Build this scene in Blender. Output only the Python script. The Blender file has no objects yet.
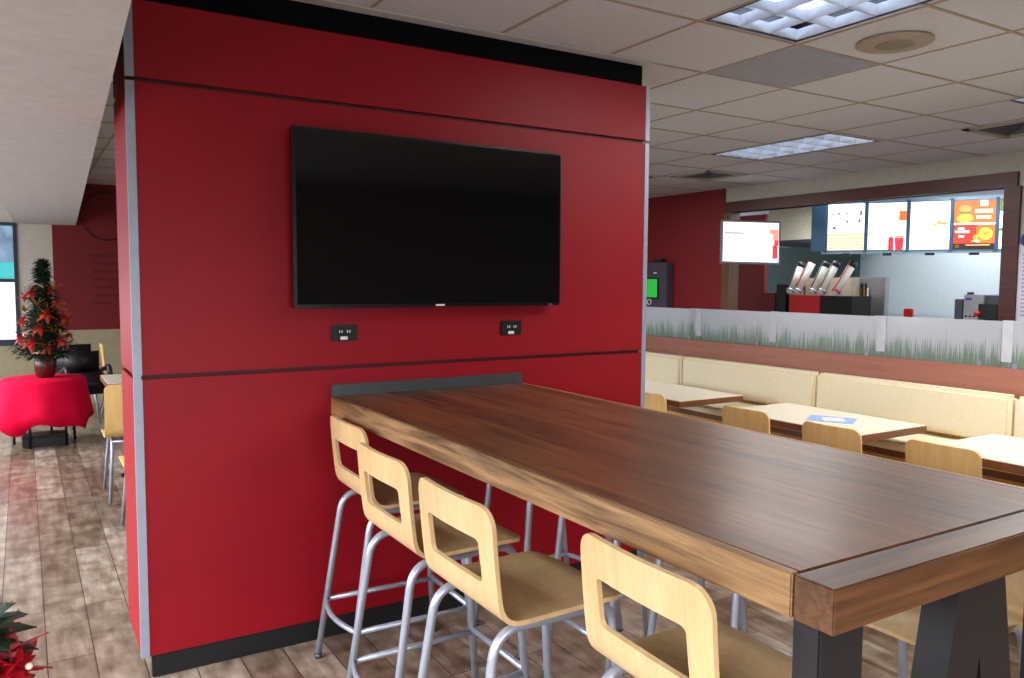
import bpy, bmesh, math, random
from mathutils import Vector, Matrix
random.seed(7)
PI = math.pi
S = bpy.context.scene
C = S.collection

# ------------------------------------------------------------------ materials
def lin(c):
    return tuple(((v/255)/12.92 if v/255 <= .04045 else ((v/255+.055)/1.055)**2.4) for v in c)

def new_mat(name):
    m = bpy.data.materials.new(name); m.use_nodes = True
    nt = m.node_tree; b = nt.nodes['Principled BSDF']
    return m, nt, b

def mat(name, rgb, rough=.5, metal=0., spec=.5, var=.06, scale=18., bump=0., stretch=(1, 1, 1), coat=0.):
    """principled material with gentle procedural colour variation"""
    m, nt, b = new_mat(name)
    N, L = nt.nodes, nt.links
    b.inputs['Roughness'].default_value = rough
    b.inputs['Metallic'].default_value = metal
    b.inputs['Specular IOR Level'].default_value = spec
    b.inputs['Coat Weight'].default_value = coat
    tc = N.new('ShaderNodeTexCoord'); mp = N.new('ShaderNodeMapping'); mp.inputs['Scale'].default_value = stretch
    no = N.new('ShaderNodeTexNoise'); no.inputs['Scale'].default_value = scale; no.inputs['Detail'].default_value = 4
    L.new(tc.outputs['Object'], mp.inputs['Vector']); L.new(mp.outputs['Vector'], no.inputs['Vector'])
    cr = N.new('ShaderNodeValToRGB')
    c = lin(rgb)
    cr.color_ramp.elements[0].position = .3; cr.color_ramp.elements[1].position = .7
    cr.color_ramp.elements[0].color = tuple(max(0, v*(1-var)) for v in c)+(1,)
    cr.color_ramp.elements[1].color = tuple(min(1, v*(1+var)) for v in c)+(1,)
    L.new(no.outputs['Fac'], cr.inputs['Fac']); L.new(cr.outputs['Color'], b.inputs['Base Color'])
    if bump:
        bp = N.new('ShaderNodeBump'); bp.inputs['Strength'].default_value = bump; bp.inputs['Distance'].default_value = .01
        L.new(no.outputs['Fac'], bp.inputs['Height']); L.new(bp.outputs['Normal'], b.inputs['Normal'])
    return m

def glow(name, rgb, strength):
    m, nt, b = new_mat(name)
    N, L = nt.nodes, nt.links
    b.inputs['Base Color'].default_value = lin(rgb)+(1,)
    tc = N.new('ShaderNodeTexCoord'); no = N.new('ShaderNodeTexNoise'); no.inputs['Scale'].default_value = 3
    mx = N.new('ShaderNodeMixRGB'); mx.inputs['Fac'].default_value = .06
    mx.inputs['Color1'].default_value = lin(rgb)+(1,)
    L.new(tc.outputs['Object'], no.inputs['Vector']); L.new(no.outputs['Color'], mx.inputs['Color2'])
    L.new(mx.outputs['Color'], b.inputs['Emission Color'])
    b.inputs['Emission Strength'].default_value = strength
    b.inputs['Roughness'].default_value = .4
    return m

def wood(name, dark, light, axis='Y', rough=.35, freq=26., contrast=1., spec=.5, coat=0.):
    """grain streaks running along one axis"""
    m, nt, b = new_mat(name)
    N, L = nt.nodes, nt.links
    tc = N.new('ShaderNodeTexCoord'); mp = N.new('ShaderNodeMapping')
    sc = {'X': (.06, 1, 1), 'Y': (1, .06, 1), 'Z': (1, 1, .06)}[axis]
    mp.inputs['Scale'].default_value = sc
    L.new(tc.outputs['Object'], mp.inputs['Vector'])
    n1 = N.new('ShaderNodeTexNoise'); n1.inputs['Scale'].default_value = freq; n1.inputs['Detail'].default_value = 8
    n1.inputs['Roughness'].default_value = .65; n1.inputs['Distortion'].default_value = .6
    n2 = N.new('ShaderNodeTexNoise'); n2.inputs['Scale'].default_value = freq*.22; n2.inputs['Detail'].default_value = 3
    L.new(mp.outputs['Vector'], n1.inputs['Vector']); L.new(mp.outputs['Vector'], n2.inputs['Vector'])
    ad = N.new('ShaderNodeMath'); ad.operation = 'MULTIPLY_ADD'; ad.inputs[1].default_value = .6
    L.new(n1.outputs['Fac'], ad.inputs[0])
    ml = N.new('ShaderNodeMath'); ml.operation = 'MULTIPLY'; ml.inputs[1].default_value = .4
    L.new(n2.outputs['Fac'], ml.inputs[0]); L.new(ml.outputs[0], ad.inputs[2])
    cr = N.new('ShaderNodeValToRGB')
    w = .17/contrast
    cr.color_ramp.elements[0].position = .5-w; cr.color_ramp.elements[1].position = .5+w
    cr.color_ramp.elements[0].color = lin(dark)+(1,); cr.color_ramp.elements[1].color = lin(light)+(1,)
    L.new(ad.outputs[0], cr.inputs['Fac']); L.new(cr.outputs['Color'], b.inputs['Base Color'])
    b.inputs['Roughness'].default_value = rough
    b.inputs['Specular IOR Level'].default_value = spec
    b.inputs['Coat Weight'].default_value = coat; b.inputs['Coat Roughness'].default_value = .12
    bp = N.new('ShaderNodeBump'); bp.inputs['Strength'].default_value = .08; bp.inputs['Distance'].default_value = .004
    L.new(n1.outputs['Fac'], bp.inputs['Height']); L.new(bp.outputs['Normal'], b.inputs['Normal'])
    return m

def floor_mat():
    m, nt, b = new_mat('plank_floor')
    N, L = nt.nodes, nt.links
    tc = N.new('ShaderNodeTexCoord'); mp = N.new('ShaderNodeMapping'); mp.inputs['Rotation'].default_value = (0, 0, PI/2)
    L.new(tc.outputs['Object'], mp.inputs['Vector'])
    br = N.new('ShaderNodeTexBrick'); br.offset = .37; br.offset_frequency = 2
    br.inputs['Scale'].default_value = 1; br.inputs['Brick Width'].default_value = .95; br.inputs['Row Height'].default_value = .175
    br.inputs['Mortar Size'].default_value = .0022; br.inputs['Mortar Smooth'].default_value = .1
    br.inputs['Color1'].default_value = lin((184, 168, 152))+(1,); br.inputs['Color2'].default_value = lin((132, 112, 95))+(1,)
    br.inputs['Mortar'].default_value = lin((48, 38, 30))+(1,)
    L.new(mp.outputs['Vector'], br.inputs['Vector'])
    mp2 = N.new('ShaderNodeMapping'); mp2.inputs['Scale'].default_value = (1, .16, 1); L.new(tc.outputs['Object'], mp2.inputs['Vector'])
    n1 = N.new('ShaderNodeTexNoise'); n1.inputs['Scale'].default_value = 22; n1.inputs['Detail'].default_value = 9; n1.inputs['Distortion'].default_value = .35
    L.new(mp2.outputs['Vector'], n1.inputs['Vector'])
    n2 = N.new('ShaderNodeTexNoise'); n2.inputs['Scale'].default_value = 8; n2.inputs['Detail'].default_value = 7; n2.inputs['Distortion'].default_value = .2
    L.new(tc.outputs['Object'], n2.inputs['Vector'])
    cr = N.new('ShaderNodeValToRGB'); cr.color_ramp.elements[0].position = .34; cr.color_ramp.elements[1].position = .66
    cr.color_ramp.elements[0].color = lin((150, 132, 116))+(1,); cr.color_ramp.elements[1].color = (1, 1, 1, 1)
    L.new(n1.outputs['Fac'], cr.inputs['Fac'])
    cr2 = N.new('ShaderNodeValToRGB'); cr2.color_ramp.elements[0].position = .36; cr2.color_ramp.elements[1].position = .64
    cr2.color_ramp.elements[0].color = lin((172, 158, 146))+(1,); cr2.color_ramp.elements[1].color = (1, 1, 1, 1)
    L.new(n2.outputs['Fac'], cr2.inputs['Fac'])
    m1 = N.new('ShaderNodeMixRGB'); m1.blend_type = 'MULTIPLY'; m1.inputs['Fac'].default_value = .66
    L.new(br.outputs['Color'], m1.inputs['Color1']); L.new(cr.outputs['Color'], m1.inputs['Color2'])
    m2 = N.new('ShaderNodeMixRGB'); m2.blend_type = 'MULTIPLY'; m2.inputs['Fac'].default_value = .8
    L.new(m1.outputs['Color'], m2.inputs['Color1']); L.new(cr2.outputs['Color'], m2.inputs['Color2'])
    L.new(m2.outputs['Color'], b.inputs['Base Color'])
    b.inputs['Roughness'].default_value = .33
    bp = N.new('ShaderNodeBump'); bp.inputs['Strength'].default_value = .12; bp.inputs['Distance'].default_value = .004
    L.new(n1.outputs['Fac'], bp.inputs['Height']); L.new(bp.outputs['Normal'], b.inputs['Normal'])
    return m

def grass_glass():
    """frosted glass with a printed band of thin grass along its foot"""
    m, nt, b = new_mat('frosted_grass_glass')
    N, L = nt.nodes, nt.links
    tc = N.new('ShaderNodeTexCoord'); sp = N.new('ShaderNodeSeparateXYZ'); L.new(tc.outputs['Object'], sp.inputs[0])
    def col(sy, sz):
        mp = N.new('ShaderNodeMapping'); mp.inputs['Scale'].default_value = (0, sy, sz)
        L.new(tc.outputs['Object'], mp.inputs['Vector'])
        no = N.new('ShaderNodeTexNoise'); no.inputs['Scale'].default_value = 1; no.inputs['Detail'].default_value = 3
        L.new(mp.outputs['Vector'], no.inputs['Vector']); return no.outputs['Fac']
    blades = col(240, 3); tall = col(11, 0)
    def math_(op, a, c):
        n = N.new('ShaderNodeMath'); n.operation = op
        for i, v in enumerate((a, c)):
            if isinstance(v, (int, float)): n.inputs[i].default_value = v
            else: L.new(v, n.inputs[i])
        n.use_clamp = False
        return n.outputs[0]
    # how far up the blade of grass reaches at this place, minus the height above the rail
    h = math_('MULTIPLY', math_('SUBTRACT', blades, .29), math_('MULTIPLY', tall, 1.0))
    z = math_('SUBTRACT', sp.outputs['Z'], 1.115)
    d = math_('MULTIPLY', math_('SUBTRACT', h, z), 22)
    cl = N.new('ShaderNodeClamp'); L.new(d, cl.inputs[0])
    mx = N.new('ShaderNodeMixRGB'); mx.inputs['Color1'].default_value = lin((206, 211, 220))+(1,)
    mx.inputs['Color2'].default_value = lin((112, 148, 122))+(1,)
    fm = math_('MULTIPLY', cl.outputs[0], .8)
    L.new(fm, mx.inputs['Fac'])
    df = N.new('ShaderNodeBsdfDiffuse'); tr = N.new('ShaderNodeBsdfTranslucent'); tp = N.new('ShaderNodeBsdfTransparent')
    gl = N.new('ShaderNodeBsdfGlossy'); gl.inputs['Roughness'].default_value = .15
    L.new(mx.outputs[0], df.inputs['Color']); L.new(mx.outputs[0], tr.inputs['Color'])
    a = N.new('ShaderNodeMixShader'); a.inputs[0].default_value = .4
    L.new(df.outputs[0], a.inputs[1]); L.new(tr.outputs[0], a.inputs[2])
    c = N.new('ShaderNodeMixShader'); c.inputs[0].default_value = .1
    L.new(a.outputs[0], c.inputs[1]); L.new(tp.outputs[0], c.inputs[2])
    e = N.new('ShaderNodeMixShader'); e.inputs[0].default_value = .05
    L.new(c.outputs[0], e.inputs[1]); L.new(gl.outputs[0], e.inputs[2])
    L.new(e.outputs[0], N['Material Output'].inputs['Surface'])
    return m

M = {}
M['floor'] = floor_mat()
M['tile'] = mat('ceiling_tile', (214, 219, 230), .9, var=.05, scale=60, bump=.15)
M['tbar'] = mat('ceiling_tbar', (172, 160, 148), .6)
M['greytile'] = mat('grey_tile', (164, 170, 190), .7)
M['cream'] = mat('cream_paint', (202, 199, 188), .7)
M['wainscot'] = mat('wainscot_beige', (168, 156, 128), .7)
M['palegrey'] = mat('pale_grey_paint', (186, 183, 172), .7)
M['wallgrey'] = mat('grey_paint', (150, 146, 138), .8)
M['soffit'] = mat('soffit_paint', (196, 195, 198), .8)
M['red'] = mat('red_panel', (142, 6, 26), .45, spec=.25, var=.05, scale=4)
M['redwall'] = mat('red_wall', (116, 8, 20), .6)
M['redmark'] = mat('dark_red_print', (90, 7, 16), .6)
M['black'] = mat('black_paint', (8, 8, 10), .8, spec=.1)
M['reveal'] = mat('red_reveal', (70, 6, 14), .6)
M['alu'] = mat('white_aluminium', (150, 156, 172), .4, metal=.2)
M['base'] = mat('rubber_baseboard', (27, 25, 26), .6, spec=.25)
M['bezel'] = mat('tv_bezel', (10, 10, 13), .25)
M['screen'] = mat('tv_screen', (7, 7, 8), .07, spec=.35)
M['plastic_blk'] = mat('black_plastic', (14, 14, 16), .35)
M['label'] = mat('white_label', (225, 225, 225), .5)
M['steel'] = mat('silver_paint_tube', (172, 176, 190), .32, metal=.55)
M['inox'] = mat('stainless', (170, 170, 172), .35, metal=.8)
M['ply'] = wood('birch_ply', (192, 156, 108), (220, 186, 138), 'Z', .4, 40, 1.)
M['plyoak'] = wood('oak_ply', (222, 176, 104), (242, 202, 136), 'Z', .4, 40, 1.)  # yellower chair ply; its extra brightness stands in for missing light
M['plyedge'] = mat('ply_edge', (186, 146, 92), .5)
M['tabletop'] = wood('walnut_top', (60, 32, 17), (130, 82, 48), 'Y', .36, 34, 1.4, coat=.04)
M['tableend'] = wood('walnut_end', (56, 33, 20), (116, 75, 45), 'X', .38, 40, 1.4, coat=.04)
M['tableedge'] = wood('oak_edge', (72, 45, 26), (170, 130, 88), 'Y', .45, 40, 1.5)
M['rail'] = wood('rail_wood', (142, 86, 70), (174, 116, 98), 'Y', .45, 24)
M['trimwood'] = wood('trim_wood', (58, 24, 18), (86, 40, 30), 'Y', .4, 24)
M['postwood'] = wood('post_wood', (84, 58, 38), (116, 84, 56), 'Z', .45, 24)
M['legmetal'] = mat('table_leg_steel', (38, 35, 38), .35, metal=.2)
M['darksteel'] = mat('grey_steel', (84, 88, 90), .35, metal=.6)
M['fabric'] = mat('oat_fabric', (240, 228, 198), .85, var=.07, scale=90, bump=.2)
M['laminate'] = mat('cream_laminate', (228, 219, 198), .35, var=.02)
M['walnutedge'] = wood('walnut_edge', (92, 50, 30), (124, 72, 44), 'X', .4, 24)
M['oakbase'] = wood('oak_base', (190, 140, 62), (212, 166, 84), 'Y', .5, 24)
M['glass'] = grass_glass()
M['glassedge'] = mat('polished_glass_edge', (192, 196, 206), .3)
M['monitorgrey'] = mat('monitor_grey', (120, 122, 132), .4)
M['paleblue'] = mat('pale_blue_steel', (150, 186, 210), .35, metal=.2)
M['kwall'] = mat('kitchen_wall', (214, 222, 226), .5, var=.03)
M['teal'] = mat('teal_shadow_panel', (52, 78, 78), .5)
M['blue'] = mat('blue_steel_panel', (72, 108, 140), .4, metal=.3)
M['hood'] = mat('hood_beige', (206, 196, 170), .4, metal=.2)
M['redplastic'] = mat('red_plastic', (196, 20, 28), .4)
M['cupwhite'] = mat('white_card', (232, 226, 216), .5)
M['kioskgrey'] = mat('kiosk_grey', (70, 62, 76), .5)
M['green'] = glow('green_screen', (24, 180, 56), .5)
M['white_em'] = glow('menu_white', (255, 255, 255), 1.35)
M['screen_em'] = glow('monitor_white', (255, 255, 255), 1.3)
M['orange_em'] = glow('menu_orange', (236, 104, 30), 1.0)
M['red_em'] = glow('menu_red', (226, 40, 60), .9)
M['dred_em'] = glow('menu_deep_red', (196, 46, 24), 1.0)
M['yellow_em'] = glow('menu_yellow', (246, 200, 60), 1.0)
M['gold_em'] = glow('menu_gold', (196, 160, 84), .75)
M['pale_em'] = glow('menu_pale', (236, 216, 146), .95)
M['grey_em'] = glow('menu_grey', (120, 100, 104), .5)
M['dark_em'] = glow('menu_dark', (50, 24, 20), .5)
M['pink_em'] = glow('menu_pink', (255, 150, 130), 1.0)
M['leafgreen_em'] = glow('menu_green', (96, 130, 60), .8)
M['lamp'] = glow('lamp_tube', (226, 240, 255), 7)
M['reflector'] = mat('lamp_reflector', (214, 224, 240), .2, metal=.5)
M['vent'] = mat('vent_paint', (172, 164, 152), .5)
M['ventslat'] = mat('vent_slat', (92, 92, 98), .5)
M['ventdark'] = mat('vent_dark', (30, 32, 38), .6)
M['speaker'] = mat('speaker_grille', (172, 160, 146), .7)
M['speakerdark'] = mat('speaker_cone', (140, 130, 120), .7)
M['cloth'] = mat('red_cloth', (220, 8, 58), .8, spec=.1, var=.06)
M['pot'] = mat('brown_pot', (78, 26, 26), .3)
M['needle'] = mat('fir_green', (30, 50, 32), .85, spec=.2, var=.35, scale=40)
M['needle2'] = mat('leaf_green', (24, 44, 24), .45, var=.3, scale=30)
M['poins'] = mat('poinsettia_red', (188, 52, 44), .5, var=.25, scale=30)
M['poinsdeep'] = mat('poinsettia_deep', (170, 14, 34), .45, var=.2)
M['gold'] = mat('gold_glitter', (190, 140, 60), .3, metal=.6)
M['ribbonwhite'] = mat('white_ribbon', (230, 220, 205), .5)
M['blackvinyl'] = mat('black_vinyl', (30, 22, 26), .45)
M['frame'] = mat('window_frame', (46, 54, 70), .4, metal=.3)
M['snow'] = mat('snow', (240, 244, 250), .8)
M['hedge'] = mat('far_hedge', (120, 140, 160), .9, var=.5, scale=1.2)
M['tealroof'] = mat('teal_wall', (60, 176, 176), .6)
M['paperblue'] = mat('leaflet_blue', (130, 168, 226), .4)
M['paperwhite'] = mat('poster_paper', (222, 222, 236), .5)
M['inkblue'] = mat('ink_blue', (50, 70, 150), .5)
M['inklav'] = mat('ink_lavender', (170, 170, 205), .5)
m_, nt_, b_ = new_mat('clear_glass')
b_.inputs['Base Color'].default_value = (1, 1, 1, 1); b_.inputs['Roughness'].default_value = .02
b_.inputs['Transmission Weight'].default_value = 1; b_.inputs['IOR'].default_value = 1.02
M['clear'] = m_

# ------------------------------------------------------------------ mesh helpers
class MB:
    def __init__(s): s.bm = bmesh.new()
    def box(s, x0, x1, y0, y1, z0, z1, bev=0.):
        r = bmesh.ops.create_cube(s.bm, size=1)
        vs = r['verts']
        for v in vs:
            v.co = Vector((x0+(v.co.x+.5)*(x1-x0), y0+(v.co.y+.5)*(y1-y0), z0+(v.co.z+.5)*(z1-z0)))
        if bev:
            es = list({e for v in vs for e in v.link_edges})
            bmesh.ops.bevel(s.bm, geom=es, offset=bev, segments=2, affect='EDGES')
        return s
    def tube(s, pts, r, n=10, closed=False, cap=True):
        pts = [Vector(p) for p in pts]; rings = []
        k = len(pts); rad = r if isinstance(r, (list, tuple)) else [r]*k
        up = None
        for i, p in enumerate(pts):
            if closed: t = (pts[(i+1) % k]-pts[i-1]).normalized()
            else: t = (pts[min(i+1, k-1)]-pts[max(i-1, 0)]).normalized()
            if up is None:
                a = Vector((0, 0, 1)) if abs(t.z) < .9 else Vector((1, 0, 0))
                up = (a-t*a.dot(t)).normalized()
            else: up = (up-t*up.dot(t)).normalized()
            b = t.cross(up)
            rings.append([s.bm.verts.new(p+(up*math.cos(q)+b*math.sin(q))*rad[i]) for q in [2*PI*j/n for j in range(n)]])
        for i in range(k if closed else k-1):
            a, c = rings[i], rings[(i+1) % k]
            for j in range(n):
                f = s.bm.faces.new((a[j], a[(j+1) % n], c[(j+1) % n], c[j])); f.smooth = True
        if cap and not closed:
            s.bm.faces.new(rings[0][::-1]); s.bm.faces.new(rings[-1])
        return s
    def lathe(s, prof, cx, cy, n=24, wave=None):
        rings = []
        for r, z in prof:
            ring = []
            for j in range(n):
                q = 2*PI*j/n
                rr, zz = (wave(r, z, q) if wave else (r, z))
                ring.append(s.bm.verts.new((cx+rr*math.cos(q), cy+rr*math.sin(q), zz)))
            rings.append(ring)
        for a, c in zip(rings, rings[1:]):
            for j in range(n):
                f = s.bm.faces.new((a[j], a[(j+1) % n], c[(j+1) % n], c[j])); f.smooth = True
        s.bm.faces.new(rings[0][::-1]); s.bm.faces.new(rings[-1])
        return s
    def prism(s, poly, d):
        """poly: 3d points in a plane; extruded by vector d"""
        a = [s.bm.verts.new(p) for p in poly]; d = Vector(d)
        b = [s.bm.verts.new(Vector(p)+d) for p in poly]
        n = len(a)
        s.bm.faces.new(a[::-1]); s.bm.faces.new(b)
        for i in range(n): s.bm.faces.new((a[i], a[(i+1) % n], b[(i+1) % n], b[i]))
        return s
    def ball(s, c, r, u=10, v=7, sc=(1, 1, 1)):
        res = bmesh.ops.create_uvsphere(s.bm, u_segments=u, v_segments=v, radius=r)
        for q in res['verts']: q.co = Vector((q.co.x*sc[0], q.co.y*sc[1], q.co.z*sc[2]))+Vector(c)
        for f in {f for q in res['verts'] for f in q.link_faces}: f.smooth = True
        return s
    def leaf(s, p, d, L, w, droop=.15, th=.0015):
        """a pointed leaf with thickness starting at p along d"""
        p = Vector(p); d = Vector(d).normalized()
        a = Vector((0, 0, 1)) if abs(d.z) < .9 else Vector((1, 0, 0))
        side = d.cross(a).normalized(); nrm = side.cross(d).normalized()
        def ring(t, ww):
            c = p+d*(L*t)-Vector((0, 0, 1))*droop*L*t*t
            return [s.bm.verts.new(c+side*ww), s.bm.verts.new(c+nrm*th), s.bm.verts.new(c-side*ww), s.bm.verts.new(c-nrm*th)]
        rs = [ring(0, w*.25), ring(.4, w), ring(.75, w*.6), ring(1, w*.05)]
        for x, y in zip(rs, rs[1:]):
            for j in range(4): s.bm.faces.new((x[j], x[(j+1) % 4], y[(j+1) % 4], y[j]))
        s.bm.faces.new(rs[0][::-1]); s.bm.faces.new(rs[-1])
        return s
    def move(s, mtx):
        bmesh.ops.transform(s.bm, matrix=mtx, verts=s.bm.verts[:]); return s
    def build(s, name, m, parent=None, smooth=False):
        bmesh.ops.recalc_face_normals(s.bm, faces=s.bm.faces[:])
        me = bpy.data.meshes.new(name); s.bm.to_mesh(me); s.bm.free()
        if smooth:
            for p in me.polygons: p.use_smooth = True
        ob = bpy.data.objects.new(name, me); C.objects.link(ob)
        me.materials.append(m)
        if parent is not None: ob.parent = parent
        return ob

def fillet(pts, r, n=6):
    """round the corners of a polyline"""
    P = [Vector(p) for p in pts]; out = [P[0]]
    rs = r if isinstance(r, (list, tuple)) else [r]*len(P)
    for i in range(1, len(P)-1):
        a = (P[i-1]-P[i]); b = (P[i+1]-P[i])
        d = min(rs[i], a.length*.49, b.length*.49)
        p0 = P[i]+a.normalized()*d; p2 = P[i]+b.normalized()*d
        for k in range(n+1):
            t = k/n
            out.append(p0*(1-t)**2+P[i]*2*t*(1-t)+p2*t*t)
    out.append(P[-1]); return out

def thing(name, label, cat, loc=(0, 0, 0), rz=0., group=None):
    o = bpy.data.objects.new(name, None); C.objects.link(o)
    o.location = loc; o.rotation_euler = (0, 0, rz); o.empty_display_size = .1
    o['label'] = label; o['category'] = cat
    if group: o['group'] = group
    return o
def tag(o, label, cat, group=None):
    o['label'] = label; o['category'] = cat
    if group: o['group'] = group
    return o
def struct(o):
    o['kind'] = 'structure'; return o
def dup(root, loc, rz, label, group=None):
    r = root.copy(); C.objects.link(r); r.location = loc; r.rotation_euler = (0, 0, rz); r['label'] = label
    if group: r['group'] = group
    for ch in list(root.children):
        c = ch.copy(); C.objects.link(c); c.parent = r
        for g in list(ch.children):
            d = g.copy(); C.objects.link(d); d.parent = c
    return r

CEIL = 2.776
# ------------------------------------------------------------------ camera
YAW, PITCH, ROLL, F = .5479, .0728, .006, 800.5
def cam_axes():
    cy_, sy = math.cos(YAW), math.sin(YAW)
    right = Vector((cy_, -sy, 0)); fwd = Vector((sy, cy_, 0)); up = Vector((0, 0, 1))
    f2 = fwd*math.cos(PITCH)-up*math.sin(PITCH); u2 = up*math.cos(PITCH)+fwd*math.sin(PITCH)
    r3 = right*math.cos(ROLL)+u2*math.sin(ROLL); u3 = u2*math.cos(ROLL)-right*math.sin(ROLL)
    return r3, u3, f2
cd = bpy.data.cameras.new('camera'); cam = bpy.data.objects.new('camera', cd); C.objects.link(cam)
r3, u3, f3 = cam_axes()
mw = Matrix(((r3.x, u3.x, -f3.x), (r3.y, u3.y, -f3.y), (r3.z, u3.z, -f3.z))).to_4x4()
mw.translation = Vector((-.386, -3.403, 1.6)); cam.matrix_world = mw
cd.sensor_fit = 'HORIZONTAL'; cd.sensor_width = 36; cd.lens = F/1024*36; cd.clip_start = .05
S.camera = cam

# ------------------------------------------------------------------ setting
struct(MB().box(-2.6, 11.2, -6.2, 8.1, -.12, 0).build('floor', M['floor']))
# ceiling with openings for the light fittings and vents
holes = {'l1': (2.27, 2.885, -1.99, -.695), 'l2': (5.09, 5.725, .775, 2.055), 'l3': (5.06, 5.70, -1.9, -.585), 'l4': (5.08, 5.72, 3.56, 4.85),
         'v1': (5.86, 6.42, 2.84, 3.42), 'v2': (5.80, 6.41, -.46, .12)}
GX = [-2.27, -1.63, -.99, -.35, .29, .94, 1.60, 2.26, 2.93, 3.60, 4.33, 5.06, 5.74, 6.44]
GY = [-5.3, -4.64, -3.98, -3.32, -2.66, -2.0, -1.34, -.67, -.03, .72, 1.38, 2.06, 2.77, 3.45, 4.2, 4.87, 5.54, 6.2, 6.9, 7.5]
xs = sorted({-2.6, 11.2}|{v for h in holes.values() for v in h[:2]})
ys = sorted({-6.2, 8.1}|{v for h in holes.values() for v in h[2:]})
mb = MB()
def in_hole(x, y): return any(h[0] < x < h[1] and h[2] < y < h[3] for h in holes.values())
for x0, x1 in zip(xs, xs[1:]):
    for y0, y1 in zip(ys, ys[1:]):
        if not in_hole((x0+x1)/2, (y0+y1)/2): mb.box(x0, x1, y0, y1, CEIL, CEIL+.02)
bmesh.ops.remove_doubles(mb.bm, verts=mb.bm.verts[:], dist=1e-5)
ceil = struct(mb.build('ceiling', M['tile']))
mb = MB()
def bar_runs(fixed, lo, hi, along):
    cuts = []
    for h in holes.values():
        a0, a1, b0, b1 = (h[0], h[1], h[2], h[3]) if along == 'y' else (h[2], h[3], h[0], h[1])
        if a0 < fixed < a1: cuts.append((b0, b1))
    cur = lo
    for b0, b1 in sorted(cuts):
        yield cur, b0; cur = b1
    yield cur, hi
for x in GX:
    for a, b in bar_runs(x, -6.0, 8.0, 'y'): mb.box(x-.008, x+.008, a, b, CEIL-.004, CEIL+.001)
for y in GY:
    for a, b in bar_runs(y, -2.5, 7.25, 'x'): mb.box(a, b, y-.008, y+.008, CEIL-.0045, CEIL+.001)
mb.build('ceiling_grid', M['tbar'], ceil)
mb = MB().box(2.935, 3.595, -.655, -.04, CEIL-.003, CEIL+.001); mb.build('grey_tile', M['greytile'], ceil)['label'] = 'plain grey ceiling tile'

# outer walls
struct(MB().box(-2.6, -2.5, -6.2, 8.1, 0, .75).box(-2.6, -2.5, -6.2, 8.1, 2.35, CEIL).box(-2.6, -2.5, -6.2, -5.2, .75, 2.35)
       .box(-2.6, -2.5, -1.0, -.8, .75, 2.35).box(-2.6, -2.5, 3.2, 3.4, .75, 2.35).box(-2.6, -2.5, 7.4, 8.1, .75, 2.35).build('wall_left', M['cream']))
struct(MB().box(-2.5, 7.35, -6.2, -6.1, 0, .75).box(-2.5, 7.35, -6.2, -6.1, 2.3, CEIL).box(-2.5, -2.2, -6.2, -6.1, .75, 2.3)
       .box(1.9, 7.35, -6.2, -6.1, .75, 2.3).build('wall_behind', M['wallgrey']))
# far wall with its window opening (window: x -1.9..-.43, z .78..2.25)
wf = struct(MB().box(-2.5, -1.9, 8, 8.1, 0, CEIL).box(-1.9, -.43, 8, 8.1, 0, .78).box(-1.9, -.43, 8, 8.1, 2.26, CEIL)
            .box(-.43, -.06, 8, 8.1, 0, CEIL).box(-.06, 7.35, 8.02, 8.1, 0, CEIL).build('wall_far', M['cream']))
MB().box(-2.4, 3.0, 7.975, 7.998, 0, .77).build('lower_wall', M['wainscot'], wf)['label'] = 'grey beige lower wall'
MB().box(-.06, 3.0, 7.99, 8.02, .95, CEIL).build('red_panel', M['redwall'], wf)['label'] = 'dark red upper wall panel'
MB().box(-.06, 3.0, 7.985, 8.02, .77, .95).build('beige_band', M['wainscot'], wf)
# faint darker print on the red panel
mg = thing('wall_mural', 'faint dark red printed emblem and lines on the red far wall', 'mural', (.55, 7.988, 2.1))
MB().tube([(.3*math.cos(2*PI*i/28), 0, .28+.3*math.sin(2*PI*i/28)) for i in range(28)], .012, 6, closed=True).build('emblem_ring', M['redmark'], mg)
for k, (w, x) in enumerate([(.42, 0), (.36, .02), (.3, -.03), (.38, .0), (.26, -.06), (.34, 0), (.2, -.1)]):
    MB().box(x-w/2, x+w/2, -.004, .002, -.2-.1*k-.03, -.2-.1*k).build('printed_line', M['redmark'], mg)
# far window
wn = struct(MB().box(-1.9, -1.86, 7.98, 8.08, .78, 2.26).box(-.47, -.43, 7.98, 8.08, .78, 2.26).box(-1.86, -.47, 7.98, 8.08, .78, .85)
            .box(-1.86, -.47, 7.98, 8.08, 2.22, 2.26).box(-1.86, -.47, 7.99, 8.07, 1.545, 1.585).build('window_1', M['frame']))
MB().box(-1.86, -.47, 8.03, 8.036, .85, 1.545).build('glass_pane', M['clear'], wn)
MB().box(-1.86, -.47, 8.03, 8.036, 1.585, 2.22).build('glass_pane', M['clear'], wn)
# out of doors beyond the far window
struct(MB().box(-14, 6, 8.3, 40, -.35, -.25).build('snow_ground', M['snow']))
gw = thing('roadside_building', 'low white building with a teal band seen through the far window', 'building', (-3.5, 20.3, -.3))
MB().box(-6, 6, -.3, .3, 0, 1.87).build('wall', M['snow'], gw)
MB().box(-6.1, 6.1, -.4, .4, 1.87, 2.28, .03).build('teal_band', M['tealroof'], gw)
mb = MB()
for i in range(26):
    mb.ball((-11+i*.55, 26+random.uniform(-.6, .6), 2.2+random.uniform(-.3, .6)), random.uniform(.8, 1.3), 8, 6, (1, 1, 1.5))
o = mb.build('hedge_row', M['hedge']); tag(o, 'snowy grey hedge row outside beyond the teal banded building', 'hedge'); o['kind'] = 'stuff'

# soffit running beside the window side
so = struct(MB().prism([(-.52, -6.1, 2.25), (-.325, -6.1, 2.25), (-.147, -1.3, 2.25), (.2, 8.0, 2.25), (-.44, 8.0, 2.25), (-.54, 4.5, 2.25)], (0, 0, CEIL-2.25)).build('soffit', M['soffit']))

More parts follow.
